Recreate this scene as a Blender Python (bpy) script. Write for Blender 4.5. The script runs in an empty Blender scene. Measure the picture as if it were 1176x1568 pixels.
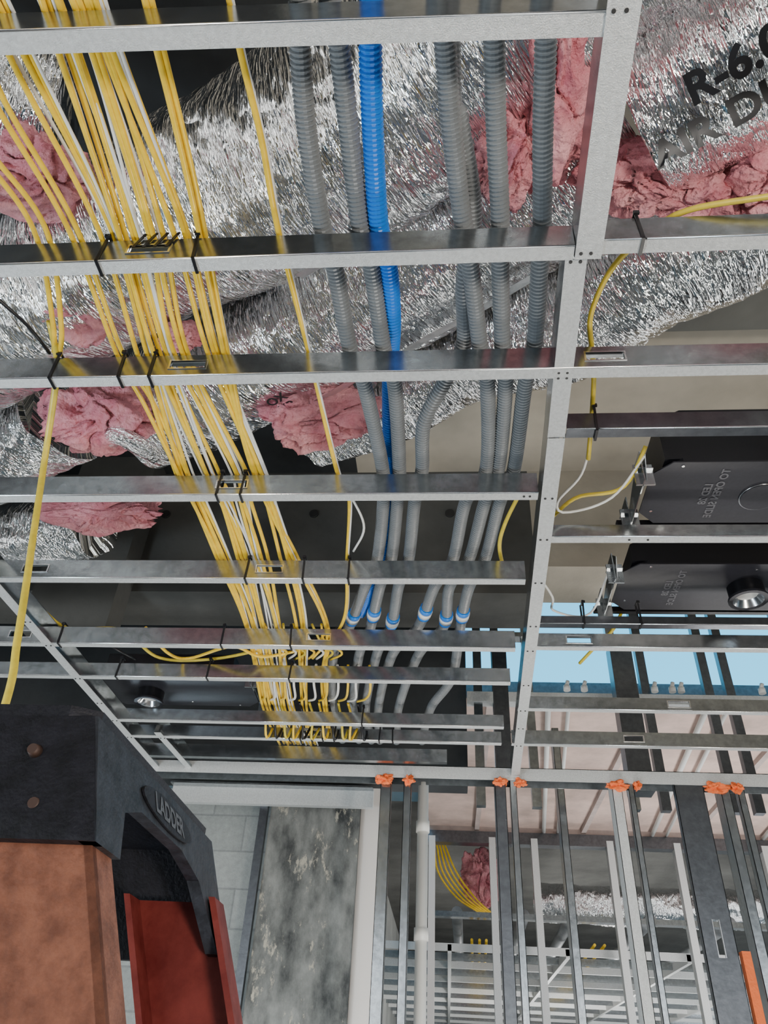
import bpy, math, random, bmesh
from mathutils import Vector, noise, Matrix
random.seed(4)
scn=bpy.context.scene
V=Vector
# ---------------------------------------------------------------- materials
def mat(name,col,rough=.5,metal=0.0,var=0.0,vscale=8,bump=0.0,bscale=60,vcol=None,stretch=None,uv=False,spec=.5,detail=4,dist=.01):
    m=bpy.data.materials.new(name); m.use_nodes=True
    nt=m.node_tree; N=nt.nodes; L=nt.links
    b=N['Principled BSDF']
    b.inputs['Base Color'].default_value=(*col,1); b.inputs['Roughness'].default_value=rough
    b.inputs['Metallic'].default_value=metal; b.inputs['Specular IOR Level'].default_value=spec
    tc=N.new('ShaderNodeTexCoord'); mp=N.new('ShaderNodeMapping')
    L.new(tc.outputs['UV' if uv else 'Object'],mp.inputs[0])
    if stretch: mp.inputs['Scale'].default_value=stretch
    if var or vcol:
        n=N.new('ShaderNodeTexNoise'); n.inputs['Scale'].default_value=vscale; n.inputs['Detail'].default_value=detail
        n.inputs['Roughness'].default_value=.65
        L.new(mp.outputs[0],n.inputs['Vector'])
        r=N.new('ShaderNodeValToRGB'); r.color_ramp.elements[0].position=.35; r.color_ramp.elements[1].position=.65
        c2=vcol or tuple(min(1,c*(1+var)) for c in col)
        c1=tuple(c*(1-var) for c in col)
        r.color_ramp.elements[0].color=(*c1,1); r.color_ramp.elements[1].color=(*c2,1)
        L.new(n.outputs['Fac'],r.inputs[0]); L.new(r.outputs[0],b.inputs['Base Color'])
    if bump:
        n=N.new('ShaderNodeTexNoise'); n.inputs['Scale'].default_value=bscale; n.inputs['Detail'].default_value=5
        L.new(mp.outputs[0],n.inputs['Vector'])
        bp=N.new('ShaderNodeBump'); bp.inputs['Strength'].default_value=bump; bp.inputs['Distance'].default_value=dist
        L.new(n.outputs['Fac'],bp.inputs['Height']); L.new(bp.outputs[0],b.inputs['Normal'])
    return m
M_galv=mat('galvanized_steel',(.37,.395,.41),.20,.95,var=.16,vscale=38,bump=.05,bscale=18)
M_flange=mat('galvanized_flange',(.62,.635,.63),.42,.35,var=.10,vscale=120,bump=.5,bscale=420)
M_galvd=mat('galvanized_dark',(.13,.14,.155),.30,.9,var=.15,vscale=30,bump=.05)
M_hole=mat('dark_screw',(.02,.02,.02),.6)
M_grey=mat('grey_plastic_tube',(.20,.215,.225),.36,0,var=.08,vscale=10)
M_blue=mat('blue_plastic_tube',(.012,.20,.72),.33)
M_white=mat('white_plastic',(.74,.74,.71),.4)
M_yel=mat('yellow_cable_jacket',(.86,.56,.03),.28,var=.10,vscale=30)
M_yeld=mat('yellow_cable_jacket_dull',(.60,.46,.04),.42,var=.12,vscale=30)
M_tie=mat('black_tie',(.008,.008,.010),.35)
M_blk=mat('black_enamel',(.005,.005,.007),.38,.0,bump=.04,bscale=20,spec=.3)
M_plate=mat('black_plate',(.020,.020,.026),.42,.2,var=.1,vscale=90,bump=.05,bscale=20,spec=.4)
M_label=mat('gray_print',(.10,.10,.11),.5)
M_alu=mat('brushed_aluminium',(.80,.80,.81),.20,1)
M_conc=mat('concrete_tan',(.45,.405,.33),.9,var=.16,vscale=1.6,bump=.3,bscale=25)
M_conc_shade=mat('concrete_painted_shade',(.03,.033,.035),.9,var=.25,vscale=2.0,bump=.3,bscale=25)  # concrete with shade put into its colour
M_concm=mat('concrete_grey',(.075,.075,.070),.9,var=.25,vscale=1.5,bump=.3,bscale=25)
M_concb=mat('concrete_beam_grey',(.17,.17,.155),.9,var=.2,vscale=1.5,bump=.3,bscale=25)
M_concf=mat('concrete_light_grey',(.27,.28,.27),.9,var=.2,vscale=1.5,bump=.3,bscale=25)
M_floor=mat('floor_concrete',(.22,.205,.19),.7,var=.5,vscale=.8,bump=.2)
M_pink=mat('pink_fiberglass',(.64,.20,.25),1.0,var=.10,vscale=9,bump=1.0,bscale=75,spec=.05,detail=9,vcol=(.86,.42,.45),dist=.02)
M_peach=mat('peach_deck',(.60,.45,.39),.8,var=.22,vscale=2.2,detail=7)
M_peachd=mat('peach_joist',(.46,.38,.35),.8,var=.15,vscale=5)
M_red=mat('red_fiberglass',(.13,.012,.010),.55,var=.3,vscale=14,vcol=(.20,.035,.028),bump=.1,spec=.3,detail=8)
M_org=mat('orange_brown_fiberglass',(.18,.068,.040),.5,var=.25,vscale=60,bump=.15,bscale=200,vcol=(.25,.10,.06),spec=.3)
M_capm=mat('black_ladder_cap',(.008,.008,.012),.55,var=.5,vscale=60,bump=.25,bscale=300,dist=.004,spec=.3,detail=8)
M_capg=mat('grey_ladder_trim',(.020,.022,.028),.5,var=.5,vscale=60,bump=.25,bscale=200,dist=.004,spec=.35,detail=8)
M_capt=mat('ladder_badge_print',(.075,.08,.09),.6)
M_orange=mat('orange_putty',(.85,.17,.04),.7,bump=.5)
M_plast=mat('white_paint',(.74,.69,.65),.8,bump=.1)
M_rust=mat('rivet_rust',(.055,.030,.022),.6,.2)
M_tape=mat('foil_tape',(.80,.82,.84),.28,1,bump=.35,bscale=30)

def foil():
    m=bpy.data.materials.new('crinkled_silver_foil'); m.use_nodes=True
    nt=m.node_tree;N=nt.nodes;L=nt.links;b=N['Principled BSDF']
    b.inputs['Metallic'].default_value=1; b.inputs['Roughness'].default_value=.11
    tc=N.new('ShaderNodeTexCoord')
    def layer(sx,sy,rot,dist,det=2):
        mp=N.new('ShaderNodeMapping'); mp.inputs['Scale'].default_value=(sx,sy,1); mp.inputs['Rotation'].default_value=(0,0,rot)
        L.new(tc.outputs['UV'],mp.inputs[0])
        n=N.new('ShaderNodeTexNoise'); n.inputs['Scale'].default_value=1; n.inputs['Detail'].default_value=det
        n.inputs['Distortion'].default_value=dist
        L.new(mp.outputs[0],n.inputs['Vector'])
        s=N.new('ShaderNodeMath'); s.operation='SUBTRACT'; s.inputs[1].default_value=.5; L.new(n.outputs['Fac'],s.inputs[0])
        ab=N.new('ShaderNodeMath'); ab.operation='ABSOLUTE'; L.new(s.outputs[0],ab.inputs[0]); return ab
    a=layer(8,64,.10,.3); c=layer(15,120,-.12,.3); d=layer(4,8,0,.3)
    mu=N.new('ShaderNodeMath'); mu.operation='MULTIPLY_ADD'; mu.inputs[1].default_value=.5
    L.new(c.outputs[0],mu.inputs[0]); L.new(a.outputs[0],mu.inputs[2])
    m2=N.new('ShaderNodeMath'); m2.operation='MULTIPLY_ADD'; m2.inputs[1].default_value=2.2
    L.new(d.outputs[0],m2.inputs[0]); L.new(mu.outputs[0],m2.inputs[2])
    bp=N.new('ShaderNodeBump'); bp.inputs['Strength'].default_value=1.0; bp.inputs['Distance'].default_value=.028
    L.new(m2.outputs[0],bp.inputs['Height']); L.new(bp.outputs[0],b.inputs['Normal'])
    b.inputs['Base Color'].default_value=(.95,.96,.97,1)
    return m
M_foil=foil()

def block_mat():
    m=bpy.data.materials.new('concrete_block'); m.use_nodes=True
    nt=m.node_tree;N=nt.nodes;L=nt.links;b=N['Principled BSDF']; b.inputs['Roughness'].default_value=.9
    tc=N.new('ShaderNodeTexCoord'); sp=N.new('ShaderNodeSeparateXYZ'); cb=N.new('ShaderNodeCombineXYZ')
    L.new(tc.outputs['Object'],sp.inputs[0]); L.new(sp.outputs[0],cb.inputs[0]); L.new(sp.outputs[2],cb.inputs[1])
    br=N.new('ShaderNodeTexBrick'); br.inputs['Scale'].default_value=1; br.inputs['Brick Width'].default_value=.40
    br.inputs['Row Height'].default_value=.20; br.inputs['Mortar Size'].default_value=.005
    br.inputs['Color1'].default_value=(.48,.51,.50,1); br.inputs['Color2'].default_value=(.40,.43,.42,1); br.inputs['Mortar'].default_value=(.33,.35,.35,1)
    L.new(cb.outputs[0],br.inputs['Vector'])
    n=N.new('ShaderNodeTexNoise'); n.inputs['Scale'].default_value=30; n.inputs['Detail'].default_value=8; n.inputs['Roughness'].default_value=.75; L.new(tc.outputs['Object'],n.inputs['Vector'])
    mx=N.new('ShaderNodeMix'); mx.data_type='RGBA'; mx.blend_type='MULTIPLY'; mx.inputs[0].default_value=.6
    L.new(br.outputs[0],mx.inputs[6]); L.new(n.outputs['Fac'],mx.inputs[7]); L.new(mx.outputs[2],b.inputs['Base Color'])
    bp=N.new('ShaderNodeBump'); bp.inputs['Strength'].default_value=.6; bp.inputs['Distance'].default_value=.01; bp.invert=True
    L.new(br.outputs['Fac'],bp.inputs['Height'])
    bp2=N.new('ShaderNodeBump'); bp2.inputs['Strength'].default_value=.6; bp2.inputs['Distance'].default_value=.01
    L.new(n.outputs['Fac'],bp2.inputs['Height']); L.new(bp.outputs[0],bp2.inputs['Normal']); L.new(bp2.outputs[0],b.inputs['Normal'])
    return m
M_block=block_mat()
def stain_mat():
    m=mat('stained_concrete_column',(.075,.08,.08),.85,var=.5,vscale=4.2,bump=.8,bscale=18,vcol=(.25,.255,.24),stretch=(1.6,1,.8),detail=12)
    nt=m.node_tree;N=nt.nodes;L=nt.links;b=N['Principled BSDF']
    src=b.inputs['Base Color'].links[0].from_socket
    n=N.new('ShaderNodeTexNoise'); n.inputs['Scale'].default_value=5.5; n.inputs['Detail'].default_value=12; n.inputs['Roughness'].default_value=.78
    tc=N.new('ShaderNodeTexCoord'); mp=N.new('ShaderNodeMapping'); mp.inputs['Scale'].default_value=(1.5,1,.6); mp.inputs['Location'].default_value=(3,2,1)
    L.new(tc.outputs['Object'],mp.inputs[0]); L.new(mp.outputs[0],n.inputs['Vector'])
    r=N.new('ShaderNodeValToRGB'); r.color_ramp.elements[0].position=.56; r.color_ramp.elements[1].position=.60
    L.new(n.outputs['Fac'],r.inputs[0])
    mx=N.new('ShaderNodeMix'); mx.data_type='RGBA'; L.new(r.outputs[0],mx.inputs[0]); L.new(src,mx.inputs[6]); mx.inputs[7].default_value=(.40,.37,.30,1)
    L.new(mx.outputs[2],b.inputs['Base Color']); return m
M_stain=stain_mat()

# ---------------------------------------------------------------- mesh builder
class MB:
    def __init__(s): s.v=[];s.f=[];s.mi=[];s.mats=[];s.uv={};s.sm=[]
    def m(s,mt):
        if mt not in s.mats: s.mats.append(mt)
        return s.mats.index(mt)
    def box(s,x0,x1,y0,y1,z0,z1,mt):
        b=len(s.v); s.v+= [(x,y,z) for x in(x0,x1) for y in(y0,y1) for z in(z0,z1)]
        for q in [(0,1,3,2),(4,6,7,5),(0,4,5,1),(2,3,7,6),(0,2,6,4),(1,5,7,3)]:
            s.f.append(tuple(b+i for i in q)); s.mi.append(s.m(mt)); s.sm.append(False)
    def poly(s,pts,mt,smooth=False):
        b=len(s.v); s.v+=[tuple(p) for p in pts]; s.f.append(tuple(range(b,b+len(pts)))); s.mi.append(s.m(mt)); s.sm.append(smooth)
    def prism(s,pts,d,mt):
        d=V(d); a=[V(p) for p in pts]; c=[p+d for p in a]; n=len(a)
        s.poly(a[::-1],mt); s.poly(c,mt)
        for i in range(n): s.poly([a[i],a[(i+1)%n],c[(i+1)%n],c[i]],mt)
    def cyl(s,p0,p1,r0,r1,mt,seg=24,cap=True):
        p0=V(p0);p1=V(p1);t=(p1-p0).normalized()
        if t.length<.5: t=V((0,0,1))
        a=t.orthogonal().normalized(); c=t.cross(a); b=len(s.v)
        for p,r in((p0,r0),(p1,r1)):
            for i in range(seg):
                an=2*math.pi*i/seg; s.v.append(tuple(p+a*math.cos(an)*r+c*math.sin(an)*r))
        for i in range(seg):
            j=(i+1)%seg; s.f.append((b+i,b+j,b+seg+j,b+seg+i)); s.mi.append(s.m(mt)); s.sm.append(True)
        if cap:
            s.f.append(tuple(b+i for i in range(seg))[::-1]); s.mi.append(s.m(mt)); s.sm.append(False)
            s.f.append(tuple(b+seg+i for i in range(seg))); s.mi.append(s.m(mt)); s.sm.append(False)
    def tube(s,path,rad,mt,seg=8,step=.02,radf=None,flat=1.0,uv=False,cap=True,smooth=True):
        pts=resample(path,step); n=len(pts); b=len(s.v)
        T=[(pts[min(i+1,n-1)]-pts[max(i-1,0)]).normalized() for i in range(n)]
        a=T[0].cross(V((0,0,1)));
        if a.length<.1: a=T[0].cross(V((1,0,0)))
        a.normalize(); dist=0
        for i in range(n):
            if i: dist+=(pts[i]-pts[i-1]).length
            a=(a-T[i]*a.dot(T[i])).normalized(); c=T[i].cross(a)
            for k in range(seg):
                an=2*math.pi*k/seg
                r=rad if radf is None else radf(dist,an,i)
                s.v.append(tuple(pts[i]+a*math.cos(an)*r+c*math.sin(an)*r*flat))
                if uv: s.uv[b+i*seg+k]=(an/(2*math.pi)*2.0*math.pi*.25,dist)
        for i in range(n-1):
            for k in range(seg):
                j=(k+1)%seg
                s.f.append((b+i*seg+k,b+i*seg+j,b+(i+1)*seg+j,b+(i+1)*seg+k)); s.mi.append(s.m(mt)); s.sm.append(smooth)
        if cap:
            s.f.append(tuple(b+k for k in range(seg))[::-1]); s.mi.append(s.m(mt)); s.sm.append(False)
            s.f.append(tuple(b+(n-1)*seg+k for k in range(seg))); s.mi.append(s.m(mt)); s.sm.append(False)
        return pts
    def obj(s,name,bevel=0,parent=None,weld=False):
        me=bpy.data.meshes.new(name); me.from_pydata(s.v,[],s.f)
        for mt in s.mats: me.materials.append(mt)
        me.polygons.foreach_set('material_index',s.mi); me.polygons.foreach_set('use_smooth',s.sm)
        if s.uv:
            ul=me.uv_layers.new(name='UVMap')
            for p in me.polygons:
                us=[s.uv.get(v,(0,0)) for v in p.vertices]
                mx=max(u[0] for u in us)
                for li,u in zip(p.loop_indices,us):
                    uu=u[0]
                    if mx-uu>.8: uu+=2*math.pi*.25
                    ul.data[li].uv=(uu,u[1])
        me.update(); o=bpy.data.objects.new(name,me); scn.collection.objects.link(o)
        if bevel:
            md=o.modifiers.new('bevel','BEVEL'); md.width=bevel; md.segments=2; md.limit_method='ANGLE'
        if parent: o.parent=parent
        return o
def resample(path,step):
    P=[V(p) for p in path]; P=[P[0]*2-P[1]]+P+[P[-1]*2-P[-2]]
    dense=[]
    for i in range(1,len(P)-2):
        p0,p1,p2,p3=P[i-1:i+3]; k=max(4,int((p2-p1).length/step*2))
        for j in range(k):
            t=j/k; dense.append(.5*((2*p1)+(p2-p0)*t+(2*p0-5*p1+4*p2-p3)*t*t+(3*p1-p0-3*p2+p3)*t**3))
    dense.append(P[-2].copy()); out=[dense[0]]; acc=0
    for i in range(1,len(dense)):
        d=(dense[i]-dense[i-1]).length
        while acc+d>=step and d>0:
            t=(step-acc)/d; q=dense[i-1].lerp(dense[i],t); out.append(q); dense[i-1]=q; d=(dense[i]-q).length; acc=0
        acc+=d
    return out
def text_mesh(body,size,fn,mt,name,parent=None,cell=None):
    """lettering: flat text, finely cut, then bent onto a surface by fn(x,y)->Vector"""
    c=bpy.data.curves.new('lettering','FONT'); c.body=body; c.size=size; c.align_x='CENTER'; c.align_y='CENTER'; c.offset=size*.03
    o=bpy.data.objects.new('lettering',c); scn.collection.objects.link(o); bpy.context.view_layer.update()
    me=bpy.data.meshes.new_from_object(o.evaluated_get(bpy.context.evaluated_depsgraph_get()))
    bpy.data.objects.remove(o)
    bm=bmesh.new(); bm.from_mesh(me); bmesh.ops.triangulate(bm,faces=bm.faces)
    if cell:
        for _ in range(5):
            es=[e for e in bm.edges if e.calc_length()>cell]
            if not es: break
            bmesh.ops.subdivide_edges(bm,edges=es,cuts=1); bmesh.ops.triangulate(bm,faces=bm.faces)
    for v in bm.verts: v.co=fn(v.co.x,v.co.y)
    bm.to_mesh(me); bm.free(); me.materials.clear(); me.materials.append(mt)
    o=bpy.data.objects.new(name,me); scn.collection.objects.link(o)
    if parent: o.parent=parent
    return o

# ---------------------------------------------------------------- ceiling joists
ZB=2.74; HJ=.066; FL=.030; TH=.0025
def joist(x0,x1,y,name='ceiling_joist',slots=(),zb=ZB,h=HJ,fl=FL,dark=False,scr=(),skew=0):
    m=MB(); G=M_galvd if dark else M_galv; FM=M_galvd if dark else M_flange
    xs=[x0]
    sw=.040; zc=zb+h*.52; hh=.012
    for s_ in sorted(slots): xs+= [s_-sw,s_+sw]
    xs.append(x1)
    for i in range(len(xs)-1):
        if i%2==0: m.box(xs[i],xs[i+1],y,y+TH,zb,zb+h,G)
        else:
            m.box(xs[i],xs[i+1],y,y+TH,zb,zc-hh,G); m.box(xs[i],xs[i+1],y,y+TH,zc+hh,zb+h,G)
            m.box(xs[i]-.004,xs[i+1]+.004,y-.002,y+.006,zc+hh,zc+hh+.003,M_alu); m.box(xs[i]-.004,xs[i+1]+.004,y-.002,y+.006,zc-hh-.003,zc-hh,M_alu)
            m.box(xs[i]-.004,xs[i],y-.002,y+.006,zc-hh,zc+hh,M_alu); m.box(xs[i+1],xs[i+1]+.004,y-.002,y+.006,zc-hh,zc+hh,M_alu)
    m.box(x0,x1,y+TH,y+fl,zb,zb+TH,FM); m.box(x0,x1,y+TH,y+fl,zb+h-TH,zb+h,G)
    m.box(x0,x1,y+fl-TH,y+fl,zb+TH,zb+.011,G)
    m.cyl((x0,y+.001,zb+.001),(x1,y+.001,zb+.001),.0022,.0022,M_alu,8)
    for sx in scr: m.cyl((sx,y+fl*.5,zb),(sx,y+fl*.5,zb-.002),.0035,.003,M_hole,10)
    o=m.obj(name)
    if skew:
        for v in o.data.vertices: v.co.y+=skew*(v.co.x-.236)
    return o
XL=-2.6; XR=.236
joist(XL,XR+.03,.420,h=.07,fl=.034,skew=.022)
joist(XL,XR,.795,slots=(-.572,))
joist(.285,2.4,.785)
joist(XL,2.6,1.085,slots=(-.575,.34,))
joist(XL,XR,1.50,slots=(-.57,),scr=(.20,.215))
joist(XL,XR,1.905,slots=(-.545,-1.30))
joist(XL,XR,2.335,slots=(-.45,-1.55))
joist(XL,XR,2.60,h=.055)
joist(-1.44,XR,3.02,h=.05); joist(-1.44,XR,3.20,slots=(-.6,),h=.05)
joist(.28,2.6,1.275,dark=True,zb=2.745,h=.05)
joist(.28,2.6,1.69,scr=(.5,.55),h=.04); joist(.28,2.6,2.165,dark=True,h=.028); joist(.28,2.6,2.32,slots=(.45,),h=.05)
joist(.28,2.8,2.83,slots=(.9,),h=.05); joist(.28,2.8,3.20,slots=(.8,),h=.06)
def runner(x0,x1,y0,y1,w,name,zb,side=1,h=.075):
    m=MB()
    def X(y): return x0+(x1-x0)*(y-y0)/(y1-y0)
    for (a,b,c,d,mt) in [(0,TH,0,h,M_galv),(0,w,-TH,0,M_flange),(w-TH,w,0,.012,M_galv),(0,w,h-TH,h,M_galv)]:
        pts=[V((X(y0)+a,y0,zb+c)),V((X(y0)+b,y0,zb+c)),V((X(y0)+b,y0,zb+d)),V((X(y0)+a,y0,zb+d))]
        m.prism(pts,(x1-x0,y1-y0,0),mt)
    for yy in (.42,.81,.83,1.10,1.115,1.52,1.7,1.92,2.18,2.35,2.62,2.85,3.03,3.22):
        if y0<yy<y1:
            for dx in (.010,.028): m.cyl((X(yy)+dx,yy,zb-TH),(X(yy)+dx,yy,zb-TH-.002),.0035,.003,M_hole,10)
    return m.obj(name)
runner(.212,.238,-.6,.822,.048,'ceiling_track',ZB-.001)
runner(.222,.238,.825,1.30,.040,'ceiling_track',ZB+.004)
runner(.238,.302,1.30,3.60,.040,'ceiling_track',ZB-.001)
runner(-1.46,-1.45,1.5,3.60,.035,'ceiling_track',ZB-.001)
runner(-1.30,-1.28,3.16,3.60,.03,'ceiling_track',ZB-.001)

# ---------------------------------------------------------------- conduits
def conduit(pts,name,mt,rad=.0188,z=2.853,coupl=None):
    m=MB()
    path=[(p[0],p[1],p[2] if len(p)>2 else z) for p in pts]
    prof=[0,0,-.0040,-.0040]
    def rf(d,an,i): return rad+prof[i%4]
    ps=m.tube(path,rad,mt,seg=16,step=.0022,radf=rf,smooth=False)
    if coupl:
        for i in range(1,len(ps)-60):
            if ps[i].y>coupl:
                a,b,c=ps[i],ps[min(i+10,len(ps)-1)],ps[min(i+22,len(ps)-1)]
                m.cyl(a,b,rad+.004,rad+.004,M_blue,20); m.cyl(b,c,rad+.006,rad+.005,M_white,20)
                m.cyl(c,ps[min(i+30,len(ps)-1)],rad+.003,rad+.003,M_blue,20); break
    return m.obj(name)
K='gray_electrical_conduit'
conduit([(-.215,-.3),(-.225,.37),(-.235,.47),(-.245,.62),(-.242,.80),(-.228,.91),(-.218,1.12),(-.195,1.23),(-.172,1.53),(-.18,1.68),(-.22,1.97),(-.27,2.12),(-.36,2.42),(-.44,2.63),(-.50,3.12),(-.50,3.5)],K,M_grey,coupl=2.30)
conduit([(-.185,-.3),(-.18,.37),(-.172,.48),(-.17,.62),(-.166,.81),(-.152,.90),(-.14,1.13),(-.122,1.23),(-.127,1.55),(-.14,1.68),(-.175,1.97),(-.22,2.12),(-.28,2.42),(-.34,2.63),(-.41,3.12),(-.42,3.5)],K,M_grey,coupl=2.27)
conduit([(.0,-.3),(-.01,.38),(.0,.48),(.012,.63),(.035,.81),(.052,.91),(.08,1.13),(.10,1.24),(.108,1.54),(.055,1.68),(.02,1.97),(-.04,2.13),(-.10,2.39),(-.21,2.62),(-.30,3.12),(-.32,3.5)],K,M_grey,coupl=2.26)
conduit([(.01,-.3,2.895),(.01,.52,2.895),(.025,.63,2.89),(.055,.81,2.895),(.04,.97,2.885),(.042,1.13,2.88),(.0,1.23,2.87),(-.055,1.36),(-.065,1.54),(-.09,1.68),(-.12,1.97),(-.16,2.13),(-.20,2.39),(-.27,2.62),(-.355,3.12),(-.36,3.5)],K,M_grey,coupl=2.32)
conduit([(.07,-.3),(.072,.38),(.08,.49),(.09,.63),(.108,.82),(.112,.91),(.13,1.13),(.142,1.24),(.14,1.54),(.11,1.68),(.07,1.97),(.01,2.13),(-.01,2.39),(-.11,2.62),(-.21,3.11),(-.24,3.5)],K,M_grey,coupl=2.30)
conduit([(.16,-.3),(.152,.39),(.162,.49),(.172,.64),(.188,.82),(.192,.91),(.200,1.14),(.188,1.24),(.182,1.54),(.152,1.68),(.12,1.97),(.075,2.13),(.05,2.39),(.02,2.81),(-.07,3.11),(-.12,3.5)],K,M_grey,coupl=2.27)
conduit([(-.10,-.3),(-.112,.37),(-.12,.48),(-.127,.62),(-.13,.80),(-.118,.90,2.858),(-.118,1.05,2.868),(-.135,1.23,2.89),(-.15,1.48,2.892),(-.16,1.77,2.892),(-.20,2.01,2.885),(-.27,2.22,2.88),(-.31,2.35,2.88)],'blue_electrical_conduit',M_blue,rad=.020)

# ---------------------------------------------------------------- cables
def bundle(pts,ny,nw,name,spread=.03,z=2.822,ry=.0060):
    m=MB()
    for k in range(ny+nw):
        wh=k>=ny
        ph=random.random()*10; off=(random.random()-.5)*2*spread if wh else spread*(2*(k+.5)/max(ny,1)-1)
        path=[]
        for i,p in enumerate(pts):
            w=noise.noise(V((p[1]*1.9,ph,k*3.1)))*spread*1.0
            zz=(p[2] if len(p)>2 else z)+noise.noise(V((p[1]*2.5,ph+7,k)))*.012+(.002 if wh else 0)+((k*7+i*3)%3)*.003
            path.append((p[0]+off+w,p[1]+(random.random()-.5)*.01,zz))
        m.tube(path,.0036 if wh else ry,M_white if wh else M_yel,seg=8,step=.02,flat=.75)
    return m.obj(name)
Yb='yellow_cable_bundle'
bundle([(-.85,-.3),(-.80,.2),(-.77,.45),(-.77,.55),(-.74,.78),(-.75,1.09),(-.73,1.25),(-.72,1.51),(-.70,1.93),(-.72,2.37),(-.77,3.07),(-.75,3.5)],2,1,Yb,.022)
bundle([(-.74,-.3),(-.71,.2),(-.70,.45),(-.66,.78),(-.69,1.10),(-.72,1.51),(-.71,1.63),(-.70,1.93),(-.72,2.37),(-.78,3.07),(-.78,3.5)],3,3,Yb,.026)
bundle([(-.66,-.3),(-.62,.2),(-.61,.45),(-.62,.78),(-.65,1.10),(-.64,1.51),(-.63,1.64),(-.63,1.93),(-.67,2.37),(-.74,3.07),(-.74,3.5)],4,3,Yb,.028)
bundle([(-.60,-.3),(-.58,.2),(-.57,.45),(-.57,.79),(-.60,1.10),(-.56,1.51),(-.57,1.64),(-.58,1.93),(-.61,2.37),(-.68,3.06),(-.68,3.5)],3,4,Yb,.024)
bundle([(-.55,-.3),(-.54,.2),(-.54,.46),(-.52,.79),(-.53,1.10),(-.50,1.51),(-.50,1.64),(-.50,1.93),(-.52,2.37),(-.62,3.06),(-.64,3.5)],3,2,Yb,.017)
bundle([(-.47,-.3),(-.46,.2),(-.46,.46),(-.47,.72),(-.50,1.10),(-.52,1.51),(-.47,1.93),(-.43,2.37),(-.50,2.8),(-.55,3.4)],2,1,Yb,.008)
bundle([(-.34,-.3),(-.335,.2),(-.33,.46),(-.32,.62),(-.32,.80),(-.31,1.11),(-.29,1.51),(-.27,1.62),(-.31,1.93),(-.36,2.30),(-.52,2.6)],1,1,Yb,.007)
bundle([(-1.0,-.3),(-.95,.3),(-.88,.52),(-.83,.64),(-.80,.78),(-.86,1.0),(-.90,1.09)],2,1,Yb,.014)
m=MB(); m.tube([(-.88,1.0,2.83),(-.90,1.10,2.815),(-.93,1.18,2.78),(-.975,1.30,2.69),(-.93,1.30,2.49),(-.86,1.29,2.2),(-.83,1.29,2.02),(-.82,1.29,1.5),(-.80,1.3,.6),(-.8,1.3,.01)],.0078,M_yeld,seg=10,flat=.7); m.obj('hanging_yellow_cable')
m=MB(); m.tube([(1.2,.70,2.84),(.80,.74,2.83),(.58,.76,2.82),(.45,.78,2.82),(.39,.82,2.82),(.33,.90,2.82),(.305,1.01,2.82),(.32,1.10,2.82),(.335,1.17,2.82),(.35,1.30,2.82),(.36,1.45,2.80)],.0058,M_yeld,seg=10)
m.tube([(.36,1.38,2.82),(.35,1.5,2.80),(.30,1.6,2.79),(.33,1.66,2.80),(.45,1.62,2.82),(.54,1.52,2.9)],.0035,M_white,seg=8)
m.tube([(.30,1.72,2.83),(.36,1.63,2.83),(.48,1.60,2.84),(.54,1.50,2.92)],.0055,M_yeld,seg=8)
m.tube([(.20,1.62,2.83),(.17,1.75,2.83),(.16,1.86,2.83),(.18,1.99,2.83)],.006,M_yeld,seg=8)
m.tube([(.28,2.0,2.83),(.34,2.1,2.80),(.36,2.22,2.82),(.48,2.24,2.82),(.54,2.12,2.92)],.004,M_white,seg=8)
m.tube([(.5,2.62,2.83),(.55,2.45,2.83),(.58,2.36,2.83),(.62,2.34,2.9)],.006,M_yeld,seg=8)
m.tube([(-1.75,1.95,2.83),(-1.55,2.0,2.84),(-1.46,2.2,2.83),(-1.40,2.37,2.82),(-1.2,2.38,2.82),(-1.12,2.6,2.82),(-.9,2.62,2.83),(-.62,2.5,2.83)],.006,M_yeld,seg=8)
m.tube([(-1.1,2.36,2.82),(-1.05,2.5,2.79),(-1.0,2.6,2.82),(-.8,2.48,2.81),(-.7,2.56,2.81),(-.5,2.5,2.83),(-.42,2.35,2.83)],.006,M_yel,seg=8)
m.tube([(-1.0,2.5,2.84),(-.85,2.44,2.85),(-.6,2.55,2.85),(-.4,2.42,2.86)],.006,M_tie,seg=8)
m.tube([(-1.35,2.45,2.84),(-1.25,2.5,2.80),(-1.22,2.62,2.82)],.004,M_tie,seg=8)
m.tube([(-.98,.92,2.83),(-.93,1.0,2.82),(-.91,1.09,2.82)],.004,M_tie,seg=8)
m.tube([(-.27,1.6,2.83),(-.24,1.75,2.82),(-.29,1.9,2.83)],.0036,M_white,seg=8)
for k in range(11):
    x=-.80+k*.042; j=random.random()
    m.tube([(x,3.02,2.83),(x+.01,3.09,2.80-.02*j),(x+.02*j,3.14,2.75-.03*j),(x+.03*j,3.17,2.72+.02*j),(x+.03,3.185,2.79)],.0055,[M_yel,M_tie,M_yeld][k%3],seg=8)
    m.tube([(x-.02+.1,2.66,2.83),(x+.02*j+.06,2.75,2.80-.03*j),(x+.05,2.88,2.79),(x,3.0,2.83)],.005,[M_yel,M_white][k%2],seg=8)
for k in range(7):
    x=-.66+k*.035; j=random.random()
    m.tube([(x,2.36,2.84),(x+.05*j,2.44,2.82-.03*j),(x+.06,2.52,2.81),(x+.02*j,2.62,2.83)],.0045,[M_yel,M_white,M_yeld][k%3],seg=8)
m.obj('loose_branch_cables')
m=MB()
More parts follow.
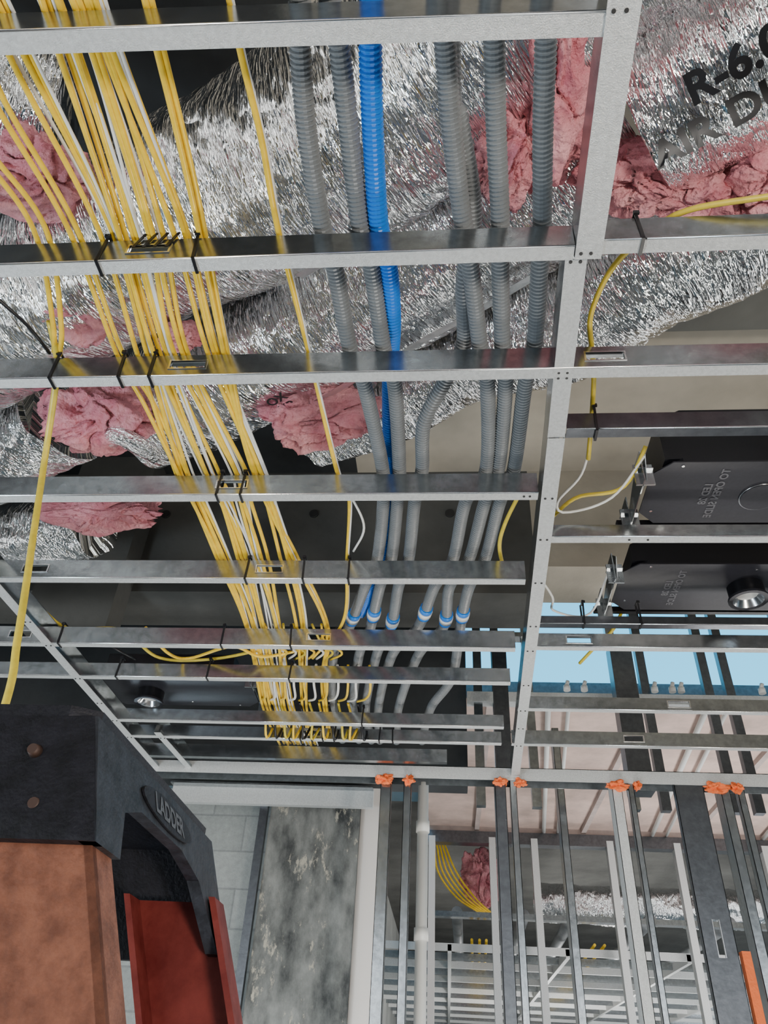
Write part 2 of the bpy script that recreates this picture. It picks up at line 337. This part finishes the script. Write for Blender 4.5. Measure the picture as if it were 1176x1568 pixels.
def tie(x,y,w=.005,zt=ZB+HJ+.018,h=FL):
    dx=(random.random()-.5)*.012
    m.prism([V((x,y-.003,ZB-.003)),V((x+w,y-.003,ZB-.003)),V((x+w+dx,y-.003,zt)),V((x+dx,y-.003,zt))],(0,.0022,0),M_tie)
    m.box(x,x+w,y-.003,y+h+.003,ZB-.0035,ZB-.0012,M_tie); m.box(x+dx,x+w+dx,y-.003,y+h+.003,zt-.002,zt,M_tie)
    m.box(x,x+w,y+h,y+h+.002,ZB-.003,zt,M_tie)
    m.box(x+dx-.002,x+w+dx+.003,y-.008,y-.003,zt-.012,zt-.004,M_tie)
for x,y in [(-.67,.795),(-.48,.795),(-.89,1.085),(-.73,1.085),(-.66,1.085),(-.61,1.50),(-.545,1.50),(-.62,1.905),(-.44,1.905),(-.30,1.905),(-.80,2.335),(-.55,2.335),(-1.40,2.335),(-1.28,2.60),(-.92,2.60),(-.60,2.60),(.352,.785),(.345,1.275),(-.36,3.02),(-.7,3.20),(-.65,3.20),(-.6,3.20),(-.55,3.20),(-.5,3.20),(-.3,3.20),(-.24,3.20),(.44,2.16),(.62,2.16)]: tie(x,y,w=.006)
for x in (-.606,-.585,-.563,-.54): m.prism([V((x,.792,2.775)),V((x+.006,.792,2.775)),V((x+.022,.792,2.822)),V((x+.016,.792,2.822))],(0,-.002,0),M_tie)
m.obj('black_cable_ties')

# ---------------------------------------------------------------- ducts
def duct(pts,r0,r1,name,seed=0,seg=110):
    m=MB(); pp=resample(pts,.007); n=len(pp)
    def rf(d,an,i):
        t=i/n; r=r0+(r1-r0)*t
        c,s=math.cos(an),math.sin(an)
        a=noise.noise(V((d*3,c*1.5+seed,s*1.5)))*.028
        b=abs(noise.noise(V((d*18+c*2,c*1.4+seed*3,s*1.4+5))))*.014
        return r+a-b
    m.tube(pts,r0,M_foil,seg=seg,step=.007,radf=rf,uv=True)
    return m.obj(name)
D='foil_flex_duct'
dA=duct([(.75,.05,3.55),(.45,.36,3.42),(.24,.55,3.38),(-.12,.80,3.35),(-.47,.97,3.35),(-.87,1.14,3.35),(-1.40,1.38,3.35),(-2.1,1.75,3.35),(-2.8,2.1,3.4)],.255,.24,D,1)
dB=duct([(.42,.86,3.46),(.17,1.06,3.43),(-.16,1.28,3.40),(-.55,1.52,3.40),(-.79,1.70,3.40),(-1.10,1.82,3.40)],.245,.21,D,2)
DC0=V((1.50,.06,3.14)); DC1=V((.44,.80,3.26))
dC=duct([DC0,(.97,.43,3.20),DC1],.20,.185,D,3)
duct([(1.6,.72,3.42),(1.1,.95,3.42),(.84,1.10,3.40),(.59,1.26,3.40),(.40,1.44,3.42),(.12,1.60,3.44),(-.2,1.80,3.44),(-.50,1.96,3.44)],.26,.15,D,4)
duct([(-1.35,1.80,3.38),(-1.72,2.02,3.40),(-2.5,2.4,3.4)],.19,.2,D,5)
duct([(-1.50,2.46,3.38),(-2.0,2.60,3.40),(-2.8,2.9,3.4)],.15,.15,D,6)
duct([(-1.0,.86,3.52),(-1.35,.72,3.5),(-1.9,.45,3.5),(-2.6,.2,3.5)],.16,.2,D,7)
duct([(.2,-.5,3.5),(-.6,-.3,3.5),(-1.6,.0,3.5)],.2,.2,D,8)
def on_cyl(p0,p1,r,s0,ang0,flip=1):
    t=(p1-p0).normalized(); dn=V((0,0,-1)); dn=(dn-t*dn.dot(t)).normalized(); sd=t.cross(dn)
    def fn(x,y):
        a=ang0+flip*y/r
        return p0+t*(s0-flip*x)+dn*(math.cos(a)*r)+sd*(math.sin(a)*r)
    return fn
text_mesh('R-6.0\nAIR DUCT',.082,on_cyl(DC0,DC1,.214,1.10,.22),M_tie,'printed_lettering',parent=dC,cell=.02)
text_mesh('OX\nAIR',.045,on_cyl(V((-.16,1.28,3.40)),V((-.79,1.68,3.40)),.253,.44,-.25),M_tie,'printed_lettering',parent=dB,cell=.02)
def tape(p0,p1,r,ang,parent,w=.022):
    fn=on_cyl(V(p0),V(p1),r,0,ang); Lg=(V(p1)-V(p0)).length; m=MB(); n=60; pr=None
    for i in range(n+1):
        s=Lg*i/n; wob=noise.noise(V((s*6,r,3)))*.02
        cur=(fn(-s,wob-w),fn(-s,wob+w))
        if pr: m.poly([pr[0],pr[1],cur[1],cur[0]],M_tape,True)
        pr=cur
    m.obj('foil_seam_tape',parent=parent)
tape((.24,.55,3.38),(-.47,.97,3.35),.272,-.72,dA); tape((.17,1.06,3.43),(-.55,1.52,3.40),.258,-.62,dB)

def pink(c,sx,sy,sz,seed,name='pink_insulation'):
    bm=bmesh.new(); bmesh.ops.create_icosphere(bm,subdivisions=6,radius=1)
    for v in bm.verts:
        p=v.co.copy(); q=p*1.0+V((seed*7.3,seed*2.1,0))
        w=V((noise.noise(q*1.1),noise.noise(q*1.1+V((9,0,0))),noise.noise(q*1.1+V((0,9,0)))))*1.0
        n1=noise.noise((q+w)*1.2); rid=1-abs(noise.noise((q+w)*2.0+V((5,1,2))))*2; f=noise.noise(q*8)*.035+noise.noise(q*20)*.022
        crease=-max(0,.10-abs(noise.noise((q+w)*1.6+V((3,3,3)))))*2.4
        k=.92+.42*n1+.14*rid+f+crease
        v.co=V((p.x*sx,p.y*sy,p.z*sz))*k
    me=bpy.data.meshes.new(name); bm.to_mesh(me); bm.free(); me.materials.append(M_pink)
    for p in me.polygons: p.use_smooth=True
    o=bpy.data.objects.new(name,me); o.location=c; scn.collection.objects.link(o); return o
pink((.44,.90,3.17),.14,.07,.08,1)
pink((.58,.95,3.16),.10,.07,.08,2)
pink((.13,.83,3.15),.07,.10,.12,3)
pink((.22,.72,3.20),.10,.20,.12,4)
pink((-1.00,.88,3.25),.14,.10,.10,5)
pink((-1.00,1.22,3.18),.15,.09,.09,6)
pink((-1.12,1.66,3.20),.19,.12,.13,7)
pink((-.39,1.66,3.20),.18,.08,.12,8)
pink((-1.34,2.20,3.24),.22,.08,.08,9)
pink((.46,.42,3.14),.12,.06,.06,10)
pink((.76,.90,3.12),.12,.07,.10,11)
pink((-.74,1.30,3.14),.06,.04,.05,12)
m=MB(); m.tube([(-1.08,1.70,3.13),(-1.02,1.63,3.09),(-.97,1.66,3.08),(-.93,1.74,3.10)],.03,M_foil,seg=20,step=.01,uv=True)
m.obj('torn_duct_liner')

# ---------------------------------------------------------------- recessed light fixtures
def fixture(x0,x1,y0,y1,z,cx,cy,side,bars=True,label=True,deep=True,front=.12):
    e=bpy.data.objects.new('recessed_light_fixture',None); scn.collection.objects.link(e)
    m=MB(); c=.05
    oct_=[(x0+c,y0),(x1-c,y0),(x1,y0+c),(x1,y1-c),(x1-c,y1),(x0+c,y1),(x0,y1-c),(x0,y0+c)]
    m.prism([V((a,b,z)) for a,b in oct_],(0,0,.004),M_plate)
    m.prism([V((x0+.03+(a-x0)*.9,b,z+.004)) for a,b in oct_],(0,0,.012),M_blk)
    if front:
        zt=z+front
        m.prism([V((x0+.03,y0+.004,z+.016)),V((x1-.02,y0+.004,z+.016)),V((x1-.02,y0+.004,zt)),V((x0+.10,y0+.004,zt)),V((x0+.03,y0+.004,zt-.04))],(0,.16,0),M_blk)
    m.box(x0+.06,x1-.06,y0+.02,y1-.02,z+.016,z+.09,M_blk)
    m.obj('housing',bevel=.002,parent=e)
    m=MB()
    if deep:
        m.cyl((cx,cy,z),(cx,cy,z-.045),.056,.056,M_blk,40,cap=False); m.cyl((cx,cy,z-.045),(cx,cy,z-.053),.062,.062,M_plate,40,cap=False)
        m.cyl((cx,cy,z-.0531),(cx,cy,z-.053),.062,.048,M_plate,40,cap=False)
        m.cyl((cx,cy,z-.052),(cx,cy,z-.030),.048,.034,M_alu,40,cap=False); m.cyl((cx,cy,z-.03),(cx,cy,z-.026),.034,.034,M_white,32)
    else:
        m.cyl((cx,cy,z),(cx,cy,z-.003),.056,.056,M_alu,40); m.cyl((cx,cy,z-.003),(cx,cy,z-.005),.053,.053,M_plate,40)
    for a,b in oct_[::2]+[((x0+x1)/2,y0+.02),((x0+x1)/2+.05,y1-.03)]: m.cyl((a*.9+cx*.1,b*.9+cy*.1,z),(a*.9+cx*.1,b*.9+cy*.1,z-.002),.004,.004,M_alu,10)
    m.obj('lamp_collar',parent=e)
    if label:
        text_mesh('LED 28\nTO OPEN SLIDE',.030,lambda x,y:V((x0+.18-y,y0+(y1-y0)*.5+x,z-.001)),M_label,'label',parent=e)
    m=MB(); xe=x0 if side<0 else x1
    s=side
    for k in range(2):
        yb=y0+.02 if k==0 else y1-.05
        m.box(min(xe,xe+s*.05),max(xe,xe+s*.05),yb,yb+.03,z-.002,z+.001,M_galv)
        m.box(min(xe+s*.03,xe+s*.033),max(xe+s*.03,xe+s*.033),yb-.01,yb+.05,z-.05,z+.05,M_galv)
        m.box(min(xe,xe+s*.05),max(xe,xe+s*.05),yb+.01,yb+.016,z-.05,z+.02,M_galv)
    m.prism([V((xe+s*.02,y0,z+.03)),V((xe+s*.02,y0+.05,z+.07)),V((xe+s*.02,y0+.13,z+.06)),V((xe+s*.02,y1,z+.01)),V((xe+s*.02,y1,z-.03)),V((xe+s*.02,y0+.1,z-.02)),V((xe+s*.02,y0+.03,z-.04))],(s*.002,0,0),M_galv)
    m.obj('mounting_bracket',parent=e)
    if bars:
        m=MB(); m.box(x0-.05,x1+.25,y1+.012,y1+.03,z,z+.02,M_blk)
        m.obj('hanger_bars',parent=e)
fixture(.555,1.30,1.535,1.80,2.87,.87,1.68,-1,deep=False,front=.20)
fixture(.565,1.40,2.03,2.31,2.88,.975,2.16,-1,front=.12)
fixture(-1.50,-.83,2.80,3.14,2.86,-1.29,3.0,1,bars=False,label=False,front=0)

# ---------------------------------------------------------------- room shell
def simple(name,boxes,bevel=0):
    m=MB()
    for b in boxes: m.box(*b)
    return m.obj(name,bevel=bevel)
simple('floor',[(-15,15,-8,30,-.1,0,M_floor)])
simple('ceiling',[(-6,-.50,-5,4.25,4.3,4.5,M_conc_shade),(-.50,6,-5,4.25,4.3,4.5,M_conc),(.45,6,1.60,2.12,4.14,4.3,M_concb)])  # left part of slab coloured dark to stand in for overhead shade
def bays(name,axis,c,lo,hi,pitch,pier):
    m=MB()
    def B(a,b,z0,z1,mt):
        if axis=='x': m.box(c,c+.25,a,b,z0,z1,mt)
        else: m.box(a,b,c,c+.25,z0,z1,mt)
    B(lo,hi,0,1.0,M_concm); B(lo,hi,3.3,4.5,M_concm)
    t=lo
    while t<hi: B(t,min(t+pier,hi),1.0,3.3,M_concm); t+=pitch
    m.obj(name)
bays('reflection_wall_left','x',-6.25,-5,4.6,1.7,.6); bays('reflection_wall_right','x',6,-5,4.6,1.6,.6); bays('reflection_wall_front','y',-5.25,-6,6,1.8,.7)  # unseen walls with gaps and dark piers, added for contrast in foil reflections
m=MB()
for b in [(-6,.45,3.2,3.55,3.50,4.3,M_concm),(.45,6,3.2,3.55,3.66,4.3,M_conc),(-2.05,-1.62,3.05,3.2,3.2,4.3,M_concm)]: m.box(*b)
for x in (-1.55,-.72,.02): m.cyl((x,3.19,4.0),(x,3.2,4.0),.025,.025,M_hole,14)
m.obj('concrete_beam')
simple('wall_back',[(-6,-1.03,4.6,4.8,0,2.95,M_block),(-6,.12,4.35,4.55,2.95,4.3,M_conc_shade),(-.50,-.36,4.5,4.7,0,2.95,M_plast)])  # upper panel added, its dark colour stands in for shade on the wall
simple('concrete_column',[(-1.02,-.50,4.45,4.8,0,2.95,M_stain)])
m=MB(); m.box(-1.075,-1.03,4.40,4.44,0,2.9,M_galvd); m.box(-1.6,-.42,4.36,4.40,2.80,2.90,M_flange); m.box(-1.6,-.42,4.30,4.36,2.89,2.90,M_galv); m.obj('trim_1')
m=MB(); m.box(-2.2,3.2,3.60,3.603,2.715,2.775,M_flange); m.box(-2.2,3.2,3.60,3.70,2.772,2.775,M_galv); m.box(-2.2,3.2,3.697,3.70,2.715,2.775,M_galv)
m.box(-2.2,.0,3.45,3.48,2.74,2.80,M_galv)
m.obj('partition_top_track')
def stud(x,w=.035,facing='flange',d=.09,y=3.605,mt=None,zt=2.74,name='wall_stud',zb=0):
    m=MB(); G=mt or M_galv
    if facing=='flange':
        m.box(x,x+w,y,y+TH,zb,zt,G); m.box(x,x+w,y+d-TH,y+d,zb,zt,G); m.box(x,x+TH,y,y+d,zb,zt,G)
        m.box(x+w-TH,x+w,y,y+.012,zb,zt,M_flange); m.box(x+w-TH,x+w,y+d-.012,y+d,zb,zt,G)
    else:
        zs=[zb,.6,.7,1.2,1.3,2.02,2.16,zt]
        for i in range(len(zs)-1):
            if i%2==0: m.box(x,x+w,y,y+TH,zs[i],zs[i+1],G)
            else:
                m.box(x,x+w*.40,y,y+TH,zs[i],zs[i+1],G); m.box(x+w*.60,x+w,y,y+TH,zs[i],zs[i+1],G)
                for q in (.38,.60): m.box(x+w*q,x+w*q+.003,y-.003,y+.006,zs[i],zs[i+1],M_alu)
        m.box(x,x+TH,y,y+.035,zb,zt,G); m.box(x+w-TH,x+w,y,y+.035,zb,zt,G)
    return m.obj(name)
stud(-.315,.05,d=.06); stud(-.205,.035)
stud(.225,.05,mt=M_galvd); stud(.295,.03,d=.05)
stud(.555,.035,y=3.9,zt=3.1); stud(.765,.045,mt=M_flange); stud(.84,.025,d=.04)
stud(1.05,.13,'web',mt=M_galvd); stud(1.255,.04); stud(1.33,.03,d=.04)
stud(1.60,.05); stud(1.9,.05); stud(2.2,.05)
m=MB(); m.cyl((-.115,3.72,0),(-.115,3.72,2.73),.026,.026,M_white,20)
for zz in (.7,1.5,2.05,2.5): m.cyl((-.115,3.72,zz),(-.115,3.72,zz+.05),.032,.032,M_white,20)
m.obj('white_vertical_pipe')
m=MB(); m.box(1.20,1.235,3.62,3.66,0,2.05,M_orange); m.obj('orange_upright')
def putty(x,seed,w=.05):
    bm=bmesh.new(); bmesh.ops.create_icosphere(bm,subdivisions=4,radius=1)
    for v in bm.verts:
        k=1+.9*noise.noise(v.co*1.7+V((seed*5,0,0)))+.25*noise.noise(v.co*5+V((seed*5,0,0))); v.co=V((v.co.x*w,v.co.y*.025,v.co.z*.020))*k
    me=bpy.data.meshes.new('orange_putty'); bm.to_mesh(me); bm.free(); me.materials.append(M_orange)
    o=bpy.data.objects.new('orange_firestop_putty',me); o.location=(x,3.60,2.705); scn.collection.objects.link(o)
for i,(x,w) in enumerate([(-.29,.040),(-.18,.022),(.25,.025),(.34,.025),(.79,.04),(.88,.015),(1.23,.045),(1.33,.025)]): putty(x,i,w)

m=MB()
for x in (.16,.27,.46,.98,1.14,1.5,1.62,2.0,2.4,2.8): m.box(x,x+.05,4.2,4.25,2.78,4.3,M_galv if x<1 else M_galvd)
m.box(.12,3.5,4.18,4.26,3.37,3.43,M_flange); m.box(.12,3.5,4.18,4.26,4.1,4.16,M_galvd)
m.box(.12,.50,4.18,4.26,3.80,3.83,M_galv)
m.box(.92,1.04,3.9,4.0,2.78,3.6,M_galvd); m.box(.25,.33,3.8,3.85,2.78,3.5,M_galvd)
for x in (.7,.8,1.2,1.3,1.35,1.8,1.95):
    m.cyl((x,4.15,3.43),(x,4.15,3.46),.02,.02,M_white,12); m.cyl((x,4.15,3.46),(x+.01,4.15,3.49),.012,.012,M_white,12)
m.obj('window_1')

# next room
m=MB(); m.box(-.2,7,5.3,8.7,3.92,4.0,M_peach)
for i in range(6):
    x=.3+i*1.15; m.box(x,x+.05,5.3,8.7,3.88,3.92,M_peachd); m.cyl((x+.45,5.3,3.88),(x+.75,8.7,3.88),.022,.022,M_white,10)
    m.cyl((x+.60,5.3,3.88),(x+.9,8.7,3.88),.016,.016,M_white,10)
m.box(-.2,7,5.28,5.32,3.90,4.02,M_galvd); m.box(-.2,7,6.9,7.0,3.84,3.90,M_peachd)
m.obj('roof_deck')
m=MB(); m.box(-.3,7,8.7,8.78,3.86,4.4,M_peachd); m.box(-.3,7,8.66,8.8,3.74,3.86,M_galvd)
m.box(-.25,7,8.68,8.8,3.02,3.07,M_galv)
for x in (-.2,.45,.9,1.7,2.4,3.3,4.1): m.box(x,x+.07,8.65,8.75,0,3.8,M_plast if x<.3 else M_flange)
m.obj('far_opening_frame')
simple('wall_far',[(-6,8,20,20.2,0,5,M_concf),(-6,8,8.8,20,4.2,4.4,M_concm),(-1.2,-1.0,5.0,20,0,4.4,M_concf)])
m=MB()
for i in range(16):
    y=8.9+i*.62; m.box(-1,7,y,y+.04,2.74,2.81,M_galv if i%2 else M_flange)
for x in (0,1.2,2.4,3.6,4.8): m.box(x,x+.04,8.9,19,2.72,2.80,M_flange)
for x in (.25,.33,.4,1.5,1.6): m.cyl((x,8.9,2.85),(x+.3,19,2.85),.014,.014,M_yel,8)
for x in (.1,.8,1.3,2.1,2.9): m.cyl((x,8.9,3.1),(x+.2,19,3.1),.06,.06,M_grey,12)
m.obj('far_ceiling_grid')
duct([(1.0,9.6,3.35),(2.0,9.4,3.32),(3.2,9.5,3.35),(4.2,9.5,3.4)],.20,.2,D,11,seg=60)
pink((.38,9.3,3.5),.22,.2,.30,21)
m=MB()
for k in range(5): m.tube([(-.15+k*.03,9.0,3.8),(-.1+k*.05,8.95,3.5),(.1+k*.05,8.95,3.25),(.35+k*.03,9.0,3.12)],.011,M_yel,seg=8)
m.obj(Yb)

# ---------------------------------------------------------------- stepladder
L=bpy.data.objects.new('red_stepladder',None); scn.collection.objects.link(L)
ztop=1.715; xr=-.252; y0=.50; y1=.83; xl=-.60
m=MB()
m.prism([V((xl,y0,ztop)),V((xr-.02,y0,ztop)),V((xr,y0+.012,ztop)),V((xr,y1-.02,ztop)),V((xr-.02,y1,ztop)),V((xl,y1,ztop))],(0,0,-.02),M_capm)
m.obj('cap_top',bevel=.008,parent=L)
m=MB()
m.prism([V((xl-.03,y0-.004,ztop-.095)),V((xr+.030,y0-.012,ztop-.095)),V((xr,y0,ztop-.008)),V((xl,y0,ztop-.008))],(0,.014,0),M_capm)
def sx(z): return xr+.030*(ztop-z)/.095
prof=[(y0,ztop-.008),(y0-.010,ztop-.095),(y0+.035,ztop-.095),(y0+.050,ztop-.060),(y0+.09,ztop-.048),(y0+.20,ztop-.048),(y0+.255,ztop-.062),(y0+.30,ztop-.115),(y1+.02,ztop-.118),(y1+.005,ztop-.06),(y1,ztop-.008)]
m.prism([V((sx(z),y,z)) for y,z in prof],(-.012,0,0),M_capg)
m.prism([V((xl,y1,ztop-.008)),V((xr,y1,ztop-.008)),V((xr+.035,y1+.02,ztop-.118)),V((xl-.03,y1+.02,ztop-.118))],(0,-.01,0),M_capm)
m.prism([V((sx(ztop-.031+.013*math.sin(a*math.pi/12))+.001,y0+.16+.07*math.cos(a*math.pi/12),ztop-.031+.013*math.sin(a*math.pi/12))) for a in range(24)],(.002,0,0),M_capm)
m.obj('cap_skirt',bevel=.003,parent=L)
text_mesh('LADDER',.022,lambda x,y:V((sx(ztop-.031+y)+.0036,y0+.16+x,ztop-.031+y)),M_capt,'cap_badge',parent=L)
m=MB()
for x,z in ((-.285,ztop-.036),(-.272,ztop-.072),(-.315,ztop-.062),(-.40,ztop-.03),(-.42,ztop-.07)): m.cyl((x,y0-.004,z),(x,y0-.010,z),.0050,.0035,M_rust,16)
m.obj('rivets',parent=L)
def rail(xa,xb,y,yd,z0,dxdz,dydz,mt,name):
    m=MB(); h=z0
    def beam(x_0,x_1,ya,yb):
        t=[V((x_0,ya,z0)),V((x_1,ya,z0)),V((x_1,yb,z0)),V((x_0,yb,z0))]
        b=[V((p.x+dxdz*h,p.y+dydz*h,0)) for p in t]
        m.poly(t,mt); m.poly(b[::-1],mt)
        for i in range(4): j=(i+1)%4; m.poly([t[j],t[i],b[i],b[j]],mt)
    beam(xa,xb,y,y+.006); beam(xa,xa+.006,y,y+yd); beam(xb-.006,xb,y,y+yd)
    return m.obj(name,bevel=.001,parent=L)
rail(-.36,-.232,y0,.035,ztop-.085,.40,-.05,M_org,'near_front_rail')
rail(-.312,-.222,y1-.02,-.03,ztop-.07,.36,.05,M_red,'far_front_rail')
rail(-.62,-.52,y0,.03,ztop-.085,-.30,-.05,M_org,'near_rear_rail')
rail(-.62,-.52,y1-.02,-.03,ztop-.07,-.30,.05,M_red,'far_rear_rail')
m=MB()
for k in range(1,5):
    z=ztop-.30*k-.02; x=-.30+.38*(.30*k-.06); m.box(x-.05,x+.05,y0-.015*k+.03,y1+.015*k-.03,z,z+.025,M_alu)
m.obj('steps',parent=L)

# ---------------------------------------------------------------- light
w=bpy.data.worlds.new('sky'); scn.world=w; w.use_nodes=True
nt=w.node_tree; N=nt.nodes; Lk=nt.links; bg=N['Background']
tc=N.new('ShaderNodeTexCoord'); sp=N.new('ShaderNodeSeparateXYZ'); rp=N.new('ShaderNodeValToRGB')
Lk.new(tc.outputs['Generated'],sp.inputs[0]); Lk.new(sp.outputs[2],rp.inputs[0])
cr=rp.color_ramp
cr.elements[0].position=0; cr.elements[0].color=(1,.98,.94,1)
cr.elements[1].position=1; cr.elements[1].color=(.03,.14,.26,1)
e=cr.elements.new(.12); e.color=(.80,.88,.96,1)
e=cr.elements.new(.36); e.color=(.07,.32,.50,1)
Lk.new(rp.outputs[0],bg.inputs[0]); bg.inputs[1].default_value=4.4
def area(name,loc,tgt,size,power,col):  # fill lamps added out of view, not fittings of the building
    l=bpy.data.lights.new(name,'AREA'); l.size=size; l.energy=power; l.color=col
    o=bpy.data.objects.new(name,l); o.location=loc; o.rotation_euler=(V(tgt)-V(loc)).to_track_quat('-Z','Y').to_euler(); scn.collection.objects.link(o)
area('added_fill_light',(1.6,-1.4,.8),(0,1.3,3),.45,85,(1,.90,.78))  # added fill behind the camera, gives glints on foil
area('added_fill_light',(-2.4,.4,.9),(-.3,1.5,3),.45,60,(.78,.90,1))
area('added_fill_light',(.6,2.4,.4),(.0,2.8,3),.5,38,(1,.95,.88))  # added fill, brightens the far end of the conduits
area('added_fill_light',(3,6.5,.6),(3,7,4),1.2,140,(1,.97,.95))  # added fill under the peach deck
area('added_fill_light',(2,12,.6),(2,13,4),1.5,250,(1,.98,.95))  # added fill to brighten the far room
area('added_fill_light',(-.8,3.3,.5),(-.9,4.6,2.2),.6,30,(.95,1,1))  # added fill aimed at the back wall

# ---------------------------------------------------------------- camera
th=math.radians(38);ps=math.radians(6);r=math.radians(3.5)
F=V((-math.sin(ps)*math.cos(th),math.cos(ps)*math.cos(th),math.sin(th)))
R0=V((math.cos(ps),math.sin(ps),0));U0=R0.cross(F)
R=R0*math.cos(r)+U0*math.sin(r);U=U0*math.cos(r)-R0*math.sin(r)
cd=bpy.data.cameras.new('camera'); co=bpy.data.objects.new('camera',cd); scn.collection.objects.link(co)
M=Matrix((R,U,-F)).transposed().to_4x4(); M.translation=V((0,0,1.5)); co.matrix_world=M
cd.sensor_fit='VERTICAL'; cd.sensor_height=24; cd.lens=24*1150/1568; cd.clip_start=.02
scn.camera=co
